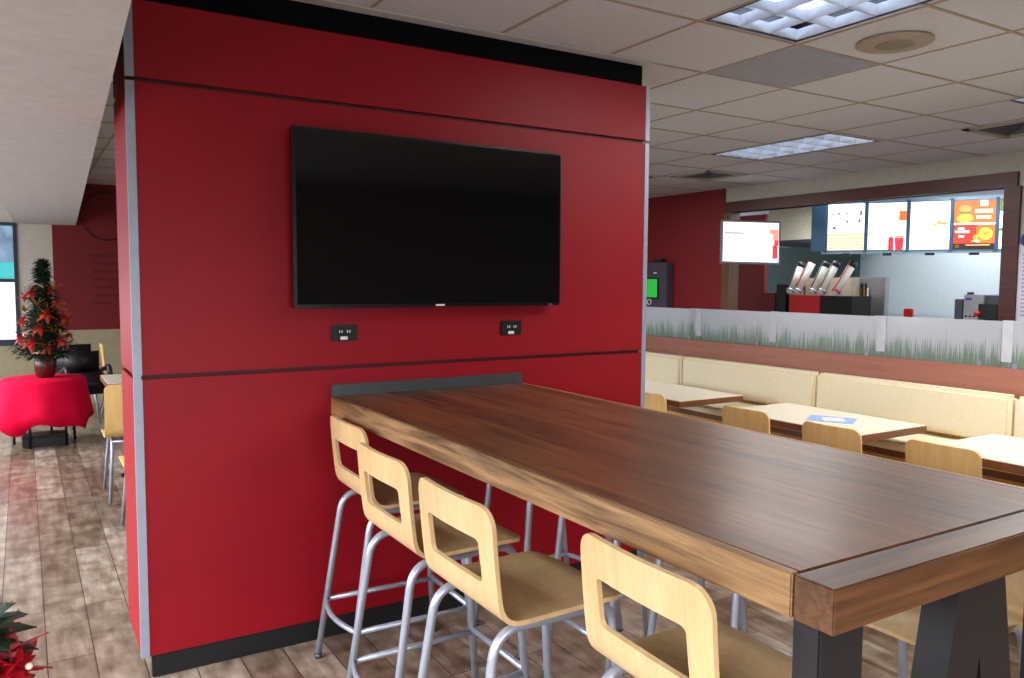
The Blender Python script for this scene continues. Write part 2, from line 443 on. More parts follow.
# right hand wall with the service opening  (opening y .53..3.70, z .98..2.47)
WX = 7.25
wr = struct(MB().box(WX, WX+.12, -6.1, .47, 0, CEIL).box(WX, WX+.12, 3.84, 8.0, 0, CEIL).box(WX, WX+.12, .47, 3.84, 2.47, CEIL).box(WX, WX+.12, .47, 3.84, 0, .98).build('wall_right', M['palegrey']))
MB().box(WX-.02, WX, 3.93, 8.0, 0, CEIL).build('red_panel', M['redwall'], wr)['label'] = 'dark red part of the wall'
MB().box(WX-.035, WX+.14, .42, 3.93, 2.47, 2.60).build('header_trim', M['trimwood'], wr)
MB().box(WX-.035, WX+.14, .39, .53, .9, 2.47).build('jamb_trim', M['trimwood'], wr)
MB().box(WX-.03, WX+.14, 3.82, 3.945, .9, 2.47).build('jamb_trim', M['postwood'], wr)['label'] = 'brown wooden post left of the service opening'
# kitchen shell
struct(MB().box(11.0, 11.1, -3, 8.0, 0, CEIL).build('wall_kitchen', M['kwall']))

# ------------------------------------------------------------------ red feature wall (a boxed column)
fw = struct(MB().box(.05, 2.50, .03, .46, 0, CEIL).build('wall_centre', M['black']))
for z0, z1 in ((.088, 1.205), (1.222, 2.35), (2.366, 2.655)):
    MB().box(0, 2.532, 0, .03, z0, z1, .002).build('front_panel', M['red'], fw)
    MB().box(-.028, 0.04, .012, .48, z0, z1, .002).build('side_panel', M['red'], fw)
    MB().box(2.5, 2.555, .012, .48, z0, z1, .002).build('side_panel', M['red'], fw)
    MB().box(-.032, 0, -.003, .012, z0, z1).build('corner_trim', M['alu'], fw)
    MB().box(2.532, 2.56, -.003, .012, z0, z1).build('corner_trim', M['alu'], fw)
MB().box(.0, 2.53, .02, .031, .088, 2.6).build('reveal', M['reveal'], fw)
for px in (-.030, 2.534):
    MB().box(px, px+.026, .002, .02, 1.203, 1.224).build('trim_clip', M['alu'], fw)
MB().box(.02, 2.52, .02, .47, 2.64, CEIL-.003).build('fascia', M['black'], fw)['label'] = 'black band above the red panels'
MB().box(0.0, 2.535, -.05, .02, CEIL-.012, CEIL-.003).build('ceiling_edge', M['soffit'], fw)
struct(MB().box(.008, 2.53, -.004, .03, 0, .09, .003).build('baseboard_centre', M['base']))

# ------------------------------------------------------------------ television and outlets
tv = thing('television', 'large black flat screen television mounted on the red wall', 'television', (1.257, -.06, 1.856))
MB().box(-.676, .676, -.012, .03, -.378, .378, .006).build('casing', M['bezel'], tv)
MB().box(-.664, .664, -.0145, -.0115, -.362, .367).build('screen', M['screen'], tv)
MB().box(-.022, .022, -.0155, -.0118, -.374, -.366).build('badge', M['label'], tv)
MB().box(.60, .625, -.0155, -.0118, -.376, -.370).build('status_light', M['inkblue'], tv)
MB().box(-.2, .2, .03, .0595, -.2, .2).build('wall_bracket', M['plastic_blk'], tv)
def outlet(x, label):
    t = thing('wall_outlet', label, 'outlet', (x, 0, 1.366), group='black outlets under the television')
    MB().box(-.06, .06, -.008, 0, -.036, .036, .003).build('cover_plate', M['plastic_blk'], t)
    for dx in (-.03, .006):
        MB().box(dx, dx+.026, -.0105, -.008, -.008, .022, .002).build('socket', M['base'], t)
        MB().box(dx+.005, dx+.009, -.0125, -.0105, .0, .012).box(dx+.016, dx+.02, -.0125, -.0105, .0, .012).build('socket_slot', M['label'], t)
    MB().box(-.018, .014, -.010, -.008, -.03, -.016).build('white_tag', M['label'], t)
outlet(.819, 'black wall outlet under the left part of the television')
outlet(1.682, 'black wall outlet under the right part of the television')

# ------------------------------------------------------------------ bar table
TX0, TX1, TY, TZ = .755, 1.755, -2.573, 1.088
bt = thing('bar_table', 'long high brown wooden bar table attached to the red wall', 'table', ((TX0+TX1)/2, -1.28, 0))
def tb(mb, name, m, lab=None):
    mb.move(Matrix.Translation((-(TX0+TX1)/2, 1.28, 0))); o = mb.build(name, m, bt)
    if lab: o['label'] = lab
    return o
tb(MB().box(TX0+.022, TX1-.022, -2.485, -.004, TZ-.082, TZ, .002), 'tabletop', M['tabletop'], 'reddish brown planked top')
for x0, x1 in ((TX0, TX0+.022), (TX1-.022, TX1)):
    tb(MB().box(x0, x1, -2.485, -.004, TZ-.082, TZ, .003), 'edge_band', M['tableedge'], 'lighter oak side edge')  # side edges set in a paler wood tone than the top
tb(MB().box(TX0, TX1, TY, -2.49, TZ-.082, TZ, .003), 'end_board', M['tableend'])
tb(MB().box(TX0, TX1-.015, -.022, -.003, TZ, TZ+.052, .002), 'backsplash', M['darksteel'], 'dark grey metal upstand against the wall')
for x0 in (TX0+.03, TX1-.155):
    tb(MB().box(x0, x0+.125, -2.525, -2.465, .02, TZ-.082, .004).box(x0-.02, x0+.145, -2.55, -2.44, 0, .02), 'leg', M['legmetal'])
def aframe(y0, y1):
    mb = MB(); cx = 1.345
    T = TZ-.083
    poly = [(cx-.08, y0, T), (cx+.08, y0, T), (cx+.27, y0, 0), (cx+.15, y0, 0), (cx+.005, y0, .79), (cx-.005, y0, .79), (cx-.15, y0, 0), (cx-.27, y0, 0)]
    # two splayed legs joined at the head
    mb.prism([poly[0], (cx, y0, T), (cx, y0, .8), poly[6], poly[7]], (0, y1-y0, 0))
    mb.prism([(cx, y0, T), poly[1], poly[2], poly[3], (cx, y0, .8)], (0, y1-y0, 0))
    return mb
tb(aframe(-2.505, -2.43), 'trestle', M['legmetal'], 'flared dark metal trestle under the table end')
tb(MB().box(TX0+.2, TX1-.2, -.05, -.004, TZ-.13, TZ-.083), 'wall_support', M['legmetal'])

# ------------------------------------------------------------------ plywood shells and tube frames
def shell(width, prof, top_r, front_r, bend, hole=None, th=.013, m=None):
    """prof: (x,z) from the top of the back to the front of the seat; hole=(s0,s1,half width,corner)"""
    P = fillet([(x, 0, z) for x, z in prof], [0]+bend+[0], 9)
    # resample evenly
    cum = [0]
    for a, b in zip(P, P[1:]): cum.append(cum[-1]+(b-a).length)
    Lg = cum[-1]
    def at(s):
        for i in range(len(P)-1):
            if s <= cum[i+1]+1e-9:
                t = (s-cum[i])/max(1e-9, cum[i+1]-cum[i]); return P[i].lerp(P[i+1], t)
        return P[-1].copy()
    ss = set(Lg*i/34 for i in range(35))
    for k in range(9):
        q = 1-math.cos(PI/2*k/8)
        ss.add(top_r*q); ss.add(Lg-front_r*q)
    if hole:
        h0, h1, hw, hr = hole
        for k in range(6):
            q = 1-math.cos(PI/2*k/5); ss.add(h0+hr*q); ss.add(h1-hr*q)
    ss = sorted(ss); s2 = [ss[0]]
    for s in ss[1:]:
        if s-s2[-1] > .0012 or (hole and (abs(s-hole[0]) < 1e-6 or abs(s-hole[1]) < 1e-6)): s2.append(s)
    ss = s2
    def halfw(s):
        w = width/2
        if s < top_r: w -= top_r-math.sqrt(max(0, top_r**2-(top_r-s)**2))
        if Lg-s < front_r: w -= front_r-math.sqrt(max(0, front_r**2-(front_r-(Lg-s))**2))
        return w
    def hhalf(s):
        h0, h1, hw, hr = hole
        if s <= h0 or s >= h1: return hw-hr
        d = min(s-h0, h1-s)
        return hw if d > hr else hw-hr+math.sqrt(max(0, hr*hr-(hr-d)**2))
    bm = bmesh.new(); rows = []
    nb = 5
    back_end = .30
    for s in ss:
        p = at(s); w = halfw(s); h = hhalf(s) if hole else w*.4
        ts = [-w+(w-h)*i/nb for i in range(nb)]+[-h+2*h*i/6 for i in range(7)]+[h+(w-h)*(i+1)/nb for i in range(nb)]
        bow = .018*max(0., 1-s/back_end)      # the back is hollowed to the sitter
        rows.append([bm.verts.new((p.x-bow*(1-(2*t/width)**2)+bow*.0, t, p.z)) for t in ts])
    for i in range(len(ss)-1):
        for j in range(len(rows[0])-1):
            if hole and nb <= j < nb+6 and ss[i] >= hole[0]-1e-6 and ss[i+1] <= hole[1]+1e-6: continue
            f = bm.faces.new((rows[i][j], rows[i][j+1], rows[i+1][j+1], rows[i+1][j])); f.smooth = True
    bmesh.ops.recalc_face_normals(bm, faces=bm.faces[:])
    r = bmesh.ops.solidify(bm, geom=bm.faces[:], thickness=th)
    bmesh.ops.recalc_face_normals(bm, faces=bm.faces[:])
    me = bpy.data.meshes.new('shell'); bm.to_mesh(me); bm.free()
    me.materials.append(m or M['ply'])
    return me

def link_mesh(name, me, parent):
    o = bpy.data.objects.new(name, me); C.objects.link(o); o.parent = parent
    md = o.modifiers.new('smooth', 'EDGE_SPLIT'); md.split_angle = math.radians(50)
    return o

def frame_side(sy, foot_r, foot_f, top, yt, yb, r):
    """an inverted U of tube: rear leg, seat rail and front leg"""
    pts = fillet([(foot_r, sy*yb, 0.012), (foot_r+.105, sy*yt, top), (foot_f-.06, sy*yt, top), (foot_f, sy*yb, .012)], [0, .075, .06, 0], 8)
    return MB().tube(pts, r)

def make_stool():
    t = thing('bar_stool', 'x', 'stool', group='bar stools round the high table')
    me = shell(.43, [(-.240, 1.037), (-.226, .86), (-.208, .722), (.15, .728), (.205, .712)], .055, .075, [.1, .068, .05], (.094, .210, .148, .016))
    link_mesh('plywood_shell', me, t)
    for sy in (1, -1):
        frame_side(sy, -.305, .235, .702, .172, .20, .0135).build('leg_frame', M['steel'], t)
        MB().tube([(-.266, sy*.189, .25), (.215, sy*.187, .25)], .011).build('side_bar', M['steel'], t)
        for fx in (-.305, .235):
            MB().tube([(fx, sy*.195, 0), (fx, sy*.195, .018)], .016).build('foot_cap', M['darksteel'], t)
    MB().tube([(.212, -.187, .262), (.212, .187, .262)], .012).build('footrest', M['steel'], t)
    MB().tube([(-.266-.035*(1-(q/5)**2), .189*q/5, .25) for q in range(-5, 6)], .011).build('rear_bar', M['steel'], t)
    return t

stool = make_stool()
ST = [(.935, -.37, -.02, 'bar stool at the wall end of the table, farthest of the near row'),
      (.838, -.957, .0, 'second bar stool from the red wall in the near row'),
      (.818, -1.513, .0, 'third bar stool from the red wall, seat and cut-out back both in view'),
      (.915, -2.175, -.04, 'nearest bar stool, large cut-out back against the table side')]
OP = [(1.60, -.42, 'bar stool beyond the table beside the red wall'),
      (1.62, -.98, 'second bar stool from the red wall on the far side of the table'),
      (1.63, -1.55, 'third bar stool from the red wall on the far side of the table'),
      (1.66, -2.17, 'bar stool beyond the table behind the dark trestle')]
for i, (x, y, rz, lab) in enumerate(ST):
    if i == 0:
        stool.location = (x, y, 0); stool.rotation_euler = (0, 0, rz); stool['label'] = lab
    else: dup(stool, (x, y, 0), rz, lab)
for x, y, lab in OP: dup(stool, (x, y, 0), PI, lab)

# ------------------------------------------------------------------ dining chairs
def make_chair():
    t = thing('dining_chair', 'x', 'chair')
    me = shell(.36, [(-.215, .852), (-.20, .62), (-.18, .462), (.15, .468), (.205, .45)], .045, .06, [.1, .07, .05], m=M['plyoak'])
    link_mesh('plywood_shell', me, t)
    for sy in (1, -1):
        frame_side(sy, -.25, .21, .442, .13, .165, .012).build('leg_frame', M['steel'], t)
    for fx in (-.13, .12): MB().tube([(fx, -.13, .43), (fx, .13, .43)], .010).build('cross_bar', M['steel'], t)
    return t
ch = make_chair()
CH = [(3.42, .72, 0, 'wooden dining chair at the farthest cream table, partly behind the red wall', 'wooden chairs along the bench tables'),
      (3.46, -.105, 0, 'wooden dining chair at the left part of the table with the leaflet', 'wooden chairs along the bench tables'),
      (3.43, -.72, 0, 'wooden dining chair in front of the blue leaflet on the middle table', 'wooden chairs along the bench tables'),
      (3.455, -1.305, 0, 'wooden dining chair at the left end of the rightmost cream table', 'wooden chairs along the bench tables'),
      (3.46, -1.95, 0, 'wooden dining chair at the right edge before the rightmost table', 'wooden chairs along the bench tables'),
      (.255, 3.05, PI/2, 'wooden dining chair beyond the red wall with its back to us', 'wooden chairs beyond the red wall'),
      (.276, 2.0, PI/2, 'wooden dining chair mostly hidden behind the red wall, one leg showing', 'wooden chairs beyond the red wall'),
      (.575, 6.9, 0, 'wooden dining chair in side view beside the black padded chair', 'wooden chairs beyond the red wall')]
for i, (x, y, rz, lab, grp) in enumerate(CH):
    if i == 0:
        ch.location = (x, y, 0); ch['label'] = lab; ch['group'] = grp
    else: dup(ch, (x, y, 0), rz, lab, grp)

# ------------------------------------------------------------------ cream tables along the bench
def cream_table(x0, x1, y0, y1, label, z=.79, group='cream topped dining tables'):
    t = thing('dining_table', label, 'table', ((x0+x1)/2, (y0+y1)/2, 0), group=group)
    hx, hy = (x1-x0)/2, (y1-y0)/2
    MB().box(-hx+.004, hx-.004, -hy+.004, hy-.004, z-.006, z, .001).build('tabletop', M['laminate'], t)
    MB().box(-hx, hx, -hy, hy, z-.042, z-.004, .002).build('edge', M['walnutedge'], t)['label'] = 'brown wooden table edge'
    MB().tube([(0, 0, .02), (0, 0, z-.042)], .035, 14).build('pedestal', M['plastic_blk'], t)
    MB().box(-.25, .25, -.03, .03, 0, .025, .004).box(-.03, .03, -.25, .25, 0, .025, .004).build('base', M['plastic_blk'], t)
    return t
cream_table(3.385, 4.0, .595, 1.60, 'cream dining table half hidden behind the red wall')
cream_table(3.385, 4.0, -.775, .205, 'cream dining table with the blue leaflet on it')
cream_table(3.40, 4.08, -2.12, -1.10, 'cream dining table at the right edge of the photo')
cream_table(.135, .85, 3.35, 4.0, 'wooden table beyond the red wall behind the chair', .80, None)
lf = MB().box(-.105, .105, -.13, .13, 0, .002); lf.move(Matrix.Rotation(.5, 4, 'Z'))
lf = lf.build('leaflet', M['paperblue']); lf.location = (3.68, -.38, .7903); tag(lf, 'blue and white leaflet lying on the middle cream table', 'leaflet')
mb = MB().box(-.07, .05, -.07, .05, .002, .003).move(Matrix.Rotation(.8, 4, 'Z')); mb.build('white_print', M['paperwhite'], lf)

# ------------------------------------------------------------------ banquette and glass partition
bq = thing('banquette_bench', 'long oat coloured upholstered bench along the wood partition', 'bench', (4.1, 0, 0))
def bqb(mb, name, m):
    mb.move(Matrix.Translation((-4.1, 0, 0))); return mb.build(name, m, bq)
for y0, y1 in ((1.555, 2.87), (.225, 1.55), (-1.08, .22), (-2.4, -1.085), (-3.7, -2.405)):
    bqb(MB().box(4.29, 4.395, y0+.004, y1-.004, .70, .975, .022), 'back_cushion', M['fabric'])
bqb(MB().box(3.86, 4.39, -3.7, 2.87, .635, .675, .012), 'seat_cushion', M['fabric'])
bqb(MB().box(3.87, 4.39, -3.7, 2.87, .60, .637), 'seat_board', M['walnutedge'])
bqb(MB().box(3.93, 4.39, -3.7, 2.87, 0, .60), 'base', M['oakbase'])
bqb(MB().box(4.36, 4.395, -3.7, 2.87, .6, .90), 'back_board', M['oakbase'])
pt = thing('glass_partition', 'low wood partition topped with frosted glass printed with grass', 'partition', (4.46, 0, 0))
def ptb(mb, name, m):
    mb.move(Matrix.Translation((-4.46, 0, 0))); o = mb.build(name, m, pt); return o
ptb(MB().box(4.40, 4.56, -3.7, 3.0, 0, 1.115, .004), 'wood_rail', M['rail'])
for k, (y0, y1, x) in enumerate(((1.465, 2.9, 4.425), (.74, 1.60, 4.441), (-.205, .735, 4.425), (-.935, -.12, 4.441), (-2.2, -.945, 4.425))):
    dz = .004*k
    o = ptb(MB().box(x, x+.010, y0, y1, 1.116, 1.371+dz), 'glass_panel', M['glass'])
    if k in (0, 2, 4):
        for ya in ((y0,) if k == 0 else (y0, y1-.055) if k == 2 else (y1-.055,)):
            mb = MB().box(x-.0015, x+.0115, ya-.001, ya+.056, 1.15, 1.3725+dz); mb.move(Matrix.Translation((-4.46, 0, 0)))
            mb.build('edge_strip', M['glassedge'], o)['label'] = 'lighter strip where two panes overlap'  # brighter look of doubled panes painted as a pale strip
    for yy in (y0+.12, y1-.08):
        mb = MB().box(x-.012, x+.022, yy-.012, yy+.012, 1.1155, 1.142); mb.move(Matrix.Translation((-4.46, 0, 0)))
        mb.build('clip', M['alu'], o)

# ------------------------------------------------------------------ ceiling fittings
def troffer(h, label):
    x0, x1, y0, y1 = h
    cx, cy = (x0+x1)/2, (y0+y1)/2; hx, hy = (x1-x0)/2, (y1-y0)/2
    t = thing('ceiling_light', label, 'light', (cx, cy, CEIL), group='louvred fluorescent ceiling lights')
    z = 0
    MB().box(-hx, hx, -hy, -hy+.012, z-.004, .1).box(-hx, hx, hy-.012, hy, z-.004, .1).box(-hx, -hx+.012, -hy, hy, z-.004, .1)\
        .box(hx-.012, hx, -hy, hy, z-.004, .1).box(-hx, hx, -hy, hy, .1, .11).build('housing', M['bezel'], t)
    MB().box(-hx+.013, hx-.013, -hy+.013, hy-.013, .092, .099).build('reflector', M['reflector'], t)
    for k in (-1, 0, 1):
        MB().tube([(k*hx*.62, -hy+.03, .07), (k*hx*.62, hy-.03, .07)], .018).build('lamp_tube', M['lamp'], t)
    mb = MB(); nx, ny = 3, 6
    for i in range(nx+1):
        x = -hx+.014+(2*hx-.028)*i/nx
        mb.prism([(x-.002, -hy+.013, .0), (x+.002, -hy+.013, .0), (x+.016, -hy+.013, .045), (x-.016, -hy+.013, .045)], (0, 2*hy-.026, 0))
    for i in range(ny+1):
        y = -hy+.014+(2*hy-.028)*i/ny
        mb.prism([(-hx+.013, y-.002, .001), (-hx+.013, y+.002, .001), (-hx+.013, y+.016, .045), (-hx+.013, y-.016, .045)], (2*hx-.026, 0, 0))
    mb.build('louvre', M['reflector'], t)
troffer(holes['l1'], 'large louvred ceiling light beside the grey tile, nearest us')
troffer(holes['l2'], 'whole louvred ceiling light in front of the service opening')
troffer(holes['l3'], 'louvred ceiling light cut off by the right edge above the vent')
troffer(holes['l4'], 'far ceiling light just showing beside the top of the red wall')
def vent(h, label):
    x0, x1, y0, y1 = h
    t = thing('ceiling_vent', label, 'vent', ((x0+x1)/2, (y0+y1)/2, CEIL), group='square ceiling air vents')
    hx, hy = (x1-x0)/2, (y1-y0)/2
    MB().box(-hx-.01, hx+.01, -hy-.01, -hy+.05, -.012, .004).box(-hx-.01, hx+.01, hy-.05, hy+.01, -.012, .004)\
        .box(-hx-.01, -hx+.05, -hy, hy, -.012, .004).box(hx-.05, hx+.01, -hy, hy, -.012, .004).build('frame', M['vent'], t)
    MB().box(-hx, hx, -hy, hy, .08, .09).build('backing', M['ventdark'], t)
    for k in range(1, 5):
        q = (hx-.05)*(1-k/5.)
        mb = MB()
        for sx, sy in ((1, 0), (-1, 0), (0, 1), (0, -1)):
            a, b = q+.034, q+.020
            if sx: mb.prism([(sx*a, -a, .0), (sx*a, a, .0), (sx*b, b, .04), (sx*b, -b, .04)], (sx*.004, 0, .002))
            else: mb.prism([(-a, sy*a, .0), (a, sy*a, .0), (b, sy*b, .04), (-b, sy*b, .04)], (0, sy*.004, .002))
        mb.build('louvre_ring', M['ventslat'], t)
vent(holes['v1'], 'square ceiling vent left of the far ceiling light, above the red wall')
vent(holes['v2'], 'square ceiling vent at the right edge of the photo')
sp = thing('ceiling_speaker', 'round beige speaker grille in the ceiling beside the large light', 'speaker', (3.285, -.955, CEIL))
MB().lathe([(.175, -.004), (.175, -.012), (.165, -.016), (.10, -.018)], 0, 0, 32).build('rim', M['speaker'], sp)
MB().lathe([(.085, -.014), (.085, -.021), (.06, -.026), (.02, -.028)], 0, 0, 28).build('grille', M['speakerdark'], sp)

# ------------------------------------------------------------------ behind the service opening
tag(MB().box(WX-.12, WX+.45, .56, 3.80, .98, 1.03, .006).build('service_counter', M['inox']), 'metal service counter inside the wall opening', 'counter')
tag(MB().box(9.45, 10.95, .9, 6.0, 0, 1.13, .004).build('back_counter', M['inox']), 'steel back counter along the kitchen wall', 'counter')
hd = thing('exhaust_hood', 'beige metal exhaust hood above the kitchen behind the hanging screen', 'hood', (9.3, 4.65, 2.1))
MB().prism([(0, -.43, .12), (0, .55, .12), (.25, .55, .66), (.25, -.43, .66)], (1.2, 0, 0)).build('hood_body', M['hood'], hd)
MB().box(-.03, 1.4, -.45, .57, 0.06, .12, .006).build('hood_lip', M['darksteel'], hd)
tag(MB().box(10.86, 10.98, 4.62, 7.0, 1.13, 2.2).build('splash_panel', M['teal']), 'dark teal panel on the kitchen wall under the hood', 'panel')  # back wall in shade under the hood, darkness put into a teal sheet
tag(MB().box(8.8, 8.86, 4.64, 5.14, 0, 2.58, .006).build('kitchen_door', M['redwall']), 'narrow red door panel behind the wooden post', 'door')
st = thing('steel_cabinet', 'upright grey steel cabinet beside the cup dispensers', 'cabinet', (9.2, 3.37, 1.13))
MB().box(0, .1, -.38, .38, -1.13, .545, .006).build('body', M['inox'], st)
mb = MB()
for k in range(7): mb.box(-.012, 0.001, -.12+k*.055, -.098+k*.055, .06, .46)
mb.build('grille', M['blackvinyl'], st)
for k, (yy, m) in enumerate(((-.1, 'gold'), (-.04, 'plyedge'), (-.155, 'cupwhite'))):
    MB().box(-.03, -.012, yy-.012, yy+.012, .03, .40).build('utensil', M[m], st)
tag(MB().box(8.5, 8.9, 2.97, 3.435, 0, 1.428, .006).build('storage_unit', M['base']), 'black front unit under the right cup dispenser', 'cabinet')
tag(MB().box(8.5, 8.9, 3.442, 3.94, 0, 1.428, .006).build('storage_unit', M['redplastic']), 'bright red front unit under the row of cup dispensers', 'cabinet')
tag(MB().box(8.5, 8.9, 3.985, 4.16, 0, 1.57, .01).build('drink_machine', M['plastic_blk']), 'narrow black machine left of the red unit', 'machine')
tag(MB().box(8.5, 8.9, 4.17, 4.45, 0, 1.45, .01).build('storage_unit', M['redwall']), 'dark red unit left of the black machine', 'cabinet')
tag(MB().box(9.0, 9.15, 3.32, 4.22, 0, 1.66, .008).build('heat_shelf', M['hood']), 'beige metal shelf unit behind the cup dispensers', 'shelf')
for k, (yb, yt, band, lab) in enumerate(((3.97, 3.93, None, 'white tilted cup dispenser, leftmost of the five'),
                                  (3.85, 3.76, 'redplastic', 'tilted cup dispenser with a red stripe, second from the left'),
                                  (3.61, 3.53, None, 'tilted cup dispenser in the middle of the five'),
                                  (3.47, 3.38, None, 'white tilted cup dispenser, second from the right'),
                                  (3.25, 3.13, 'redplastic', 'tilted cup dispenser with red collar, rightmost and apart'))):
    t = thing('cup_dispenser', lab, 'dispenser', (8.5, yb-.05, 1.483), group='tilted cup dispensers over the red unit')
    d = Vector((.16, yt-yb, .37))
    MB().box(.0, .10, -.02, .02, -.054, .02).build('bracket', M['inox'], t)
    MB().tube([(0, 0, 0), d], .050, 14).build('tube', M['cupwhite'], t)
    MB().tube([Vector((-.004, 0, 0))-d*.02, d*.05], .055, 14).build('collar', M['redplastic' if k == 4 else 'inox'], t)
    MB().tube([Vector((-.01, 0, -.003))-d*.06, d*.02], .042, 12).build('cup', M['cupwhite'], t)
    sd = Vector((-.048, .012, 0))
    MB().tube([sd+d*.06, sd+d*.97], .012, 6).build('stripe', M['redplastic' if band else 'blackvinyl'], t)
    if k != 1: MB().tube([d*.86, d*1.03], .053, 14).build('end_cap', M['blackvinyl'], t)
cm = thing('coffee_machine', 'silver and black coffee machine on the kitchen counter at right', 'machine', (9.7, 2.04, 1.13))
MB().box(0, .4, -.05, .2, 0, .33, .008).build('body', M['inox'], cm)
MB().box(0.05, .4, -.29, -.05, .0, .32, .008).build('side_body', M['darksteel'], cm)
MB().box(-.03, .06, -.23, -.0, .03, .22, .005).build('brew_panel', M['plastic_blk'], cm)
MB().box(-.01, .001, .1, .17, .26, .29).build('display', M['inkblue'], cm)
for k in range(3): MB().ball((-.005, .16-.05*k, .06), .012).build('knob', M['plastic_blk'], cm)
MB().ball((-.04, .0, .10), .04).build('red_handle', M['redplastic'], cm)
MB().tube([(.1, .17, .33), (.1, .17, .36)], .04).build('lid_knob', M['plastic_blk'], cm)
MB().box(-.02, .3, .2, .3, 0, .27, .006).build('water_tank', M['kioskgrey'], cm)
tag(MB().box(9.62, 9.68, 1.76, 2.02, 1.13, 1.155).build('drip_tray', M['plastic_blk']), 'black tray in front of the coffee machine', 'tray')
tag(MB().box(9.62, 9.68, 2.3, 2.56, 1.13, 1.15).build('serving_tray', M['plastic_blk']), 'flat black tray left of the coffee machine', 'tray')
tag(MB().box(9.9, 9.96, 3.05, 3.17, 1.13, 1.25, .01).build('red_box', M['redplastic']), 'small red box standing on the steel back counter', 'box')

# menu boards: an angled row of backlit panels
u = Vector((.559, -.829, 0)); O = Vector((8.395, 3.31, 0)); ang = math.atan2(u.y, u.x)
mbx = thing('menu_rack', 'blue metal rack carrying the row of lit menu boards', 'rack', O, ang)
MB().box(-.17, -.005, -.03, .12, 2.0, 2.6, .006).build('side_panel', M['blue'], mbx)
MB().box(-.05, 2.5, .03, .11, 1.965, 2.0).build('bottom_rail', M['paleblue'], mbx)
MB().box(-.05, 2.5, .03, .11, 2.6, 2.64).build('top_rail', M['paleblue'], mbx)
for k in range(6):
    MB().box(-.02+.472*k, .015+.472*k, .0, .08, 1.985, 2.62).build('divider', M['blue'], mbx)
    MB().box(.2+.472*k, .3+.472*k, -.02, .1, 1.94, 1.968).build('mount', M['plastic_blk'], mbx)
def board(k, label, parts, back='white_em'):
    t = thing('menu_board', label, 'menu', O+u*(.02+.472*k)+Vector((0, 0, 2.008)), ang, group='lit menu boards over the counter')
    MB().box(-.003, .443, .012, .05, -.006, .590).build('board_frame', M['darksteel'], t)
    MB().box(.004, .436, .005, .013, .003, .581).build('lit_panel', M[back], t)
    for nm, m, rects in parts:
        mb = MB()
        for (x0, x1, z0, z1, *kind) in rects:
            a0, a1, b0, b1 = .004+x0*.432, .004+x1*.432, .003+z0*.578, .003+z1*.578
            if not kind: mb.box(a0, a1, .0015, .0055, b0, b1)
            elif kind[0] == 'e':   # rounded picture
                mb.prism([((a0+a1)/2+(a1-a0)/2*math.cos(2*PI*i/18), .0015, (b0+b1)/2+(b1-b0)/2*math.sin(2*PI*i/18)) for i in range(18)], (0, .004, 0))
            else:                  # tapering cup
                mb.prism([(a0+(a1-a0)*.12, .0015, b0), (a1-(a1-a0)*.12, .0015, b0), (a1, .0015, b1), (a0, .0015, b1)], (0, .004, 0))
        mb.build(nm, M[m], t)
R_ = random.Random(3)
board(0, 'lit white menu board with pale yellow price rows, leftmost of the row',
      [('price_rows', 'pale_em', [(.0, 1., .07*i+.02, .07*i+.065) for i in range(5)]), ('rule_lines', 'gold_em', [(.0, 1., .07*i+.068, .07*i+.076) for i in range(5)]),
       ('food_picture', 'grey_em', [(.08, .15, .77, .81, 'e'), (.26, .34, .77, .82, 'e'), (.48, .56, .78, .815, 'e'), (.86, .92, .75, .86), (.49, .56, .59, .65, 'e'), (.82, .89, .59, .67, 'e'), (.12, .24, .46, .51, 'e'), (.45, .5, .46, .5, 'e')])])
board(1, 'lit white menu board with two red cups at its lower right',
      [('red_cup', 'red_em', [(.54, .68, 0, .27), (.56, .58, .27, .37), (.62, .64, .27, .35)]), ('red_cup', 'red_em', [(.70, .95, 0, .25, 'c')]), ('cup_lid', 'pink_em', [(.69, .96, .24, .31, 'e')]),
       ('orange_square', 'orange_em', [(.8, 1., .62, .82)]), ('small_print', 'pink_em', [(.12, .2, .78, .8), (.12, .2, .62, .64), (.12, .24, .3, .33), (.3, .36, .28, .31)])])
board(2, 'lit plain white menu board with small gold food picture in the middle',
      [('food_picture', 'gold_em', [(.58, .69, .50, .55, 'e'), (.67, .8, .52, .6, 'e'), (.78, .92, .50, .57, 'e')]), ('price_column', 'pink_em', [(.9, .94, .1+.1*i, .115+.1*i) for i in range(8)]),
       ('small_print', 'pale_em', [(.05, .25, .08+.1*i, .095+.1*i) for i in range(8)])])
board(3, 'lit orange and red menu board with burger pictures in two tiers',
      [('red_lower', 'dred_em', [(0, .55, .12, .5)]), ('white_band', 'white_em', [(0, 1., .5, .535)]), ('dark_strip', 'dark_em', [(0, 1., 0, .115)]),
       ('burger_picture', 'yellow_em', [(.06, .46, .55, .72, 'e')]), ('burger_bun', 'gold_em', [(.1, .42, .76, .9, 'e')]), ('nugget_picture', 'yellow_em', [(.6, .94, .18, .44, 'e')]), ('burger_picture', 'yellow_em', [(.47, .595, .17, .3, 'e')]),
       ('lettuce', 'leafgreen_em', [(.07, .43, .72, .77, 'e')]), ('lettuce', 'leafgreen_em', [(.66, .9, .3, .34, 'e')]),
       *[('white_lettering', 'white_em', [q]) for q in ((.62, .8, .88, .99), (.5, .92, .74, .81), (.54, .88, .62, .68), (.1, .26, .4, .44), (.03, .38, .33, .38), (.12, .26, .24, .28), (.44, .64, .14, .18))],
       ('strip_lettering', 'pale_em', [(.3, .88, .07, .09), (.05, .15, .03, .09)])], 'orange_em')
board(4, 'lit menu board at the right jamb with green picture above white panel',
      [('picture', 'leafgreen_em', [(0, 1, .76, 1.)]), ('highlights', 'yellow_em', [(.05, .3, .8, .95), (.5, .8, .82, .9)]), ('green_rule', 'leafgreen_em', [(0, 1, .36, .42)])])

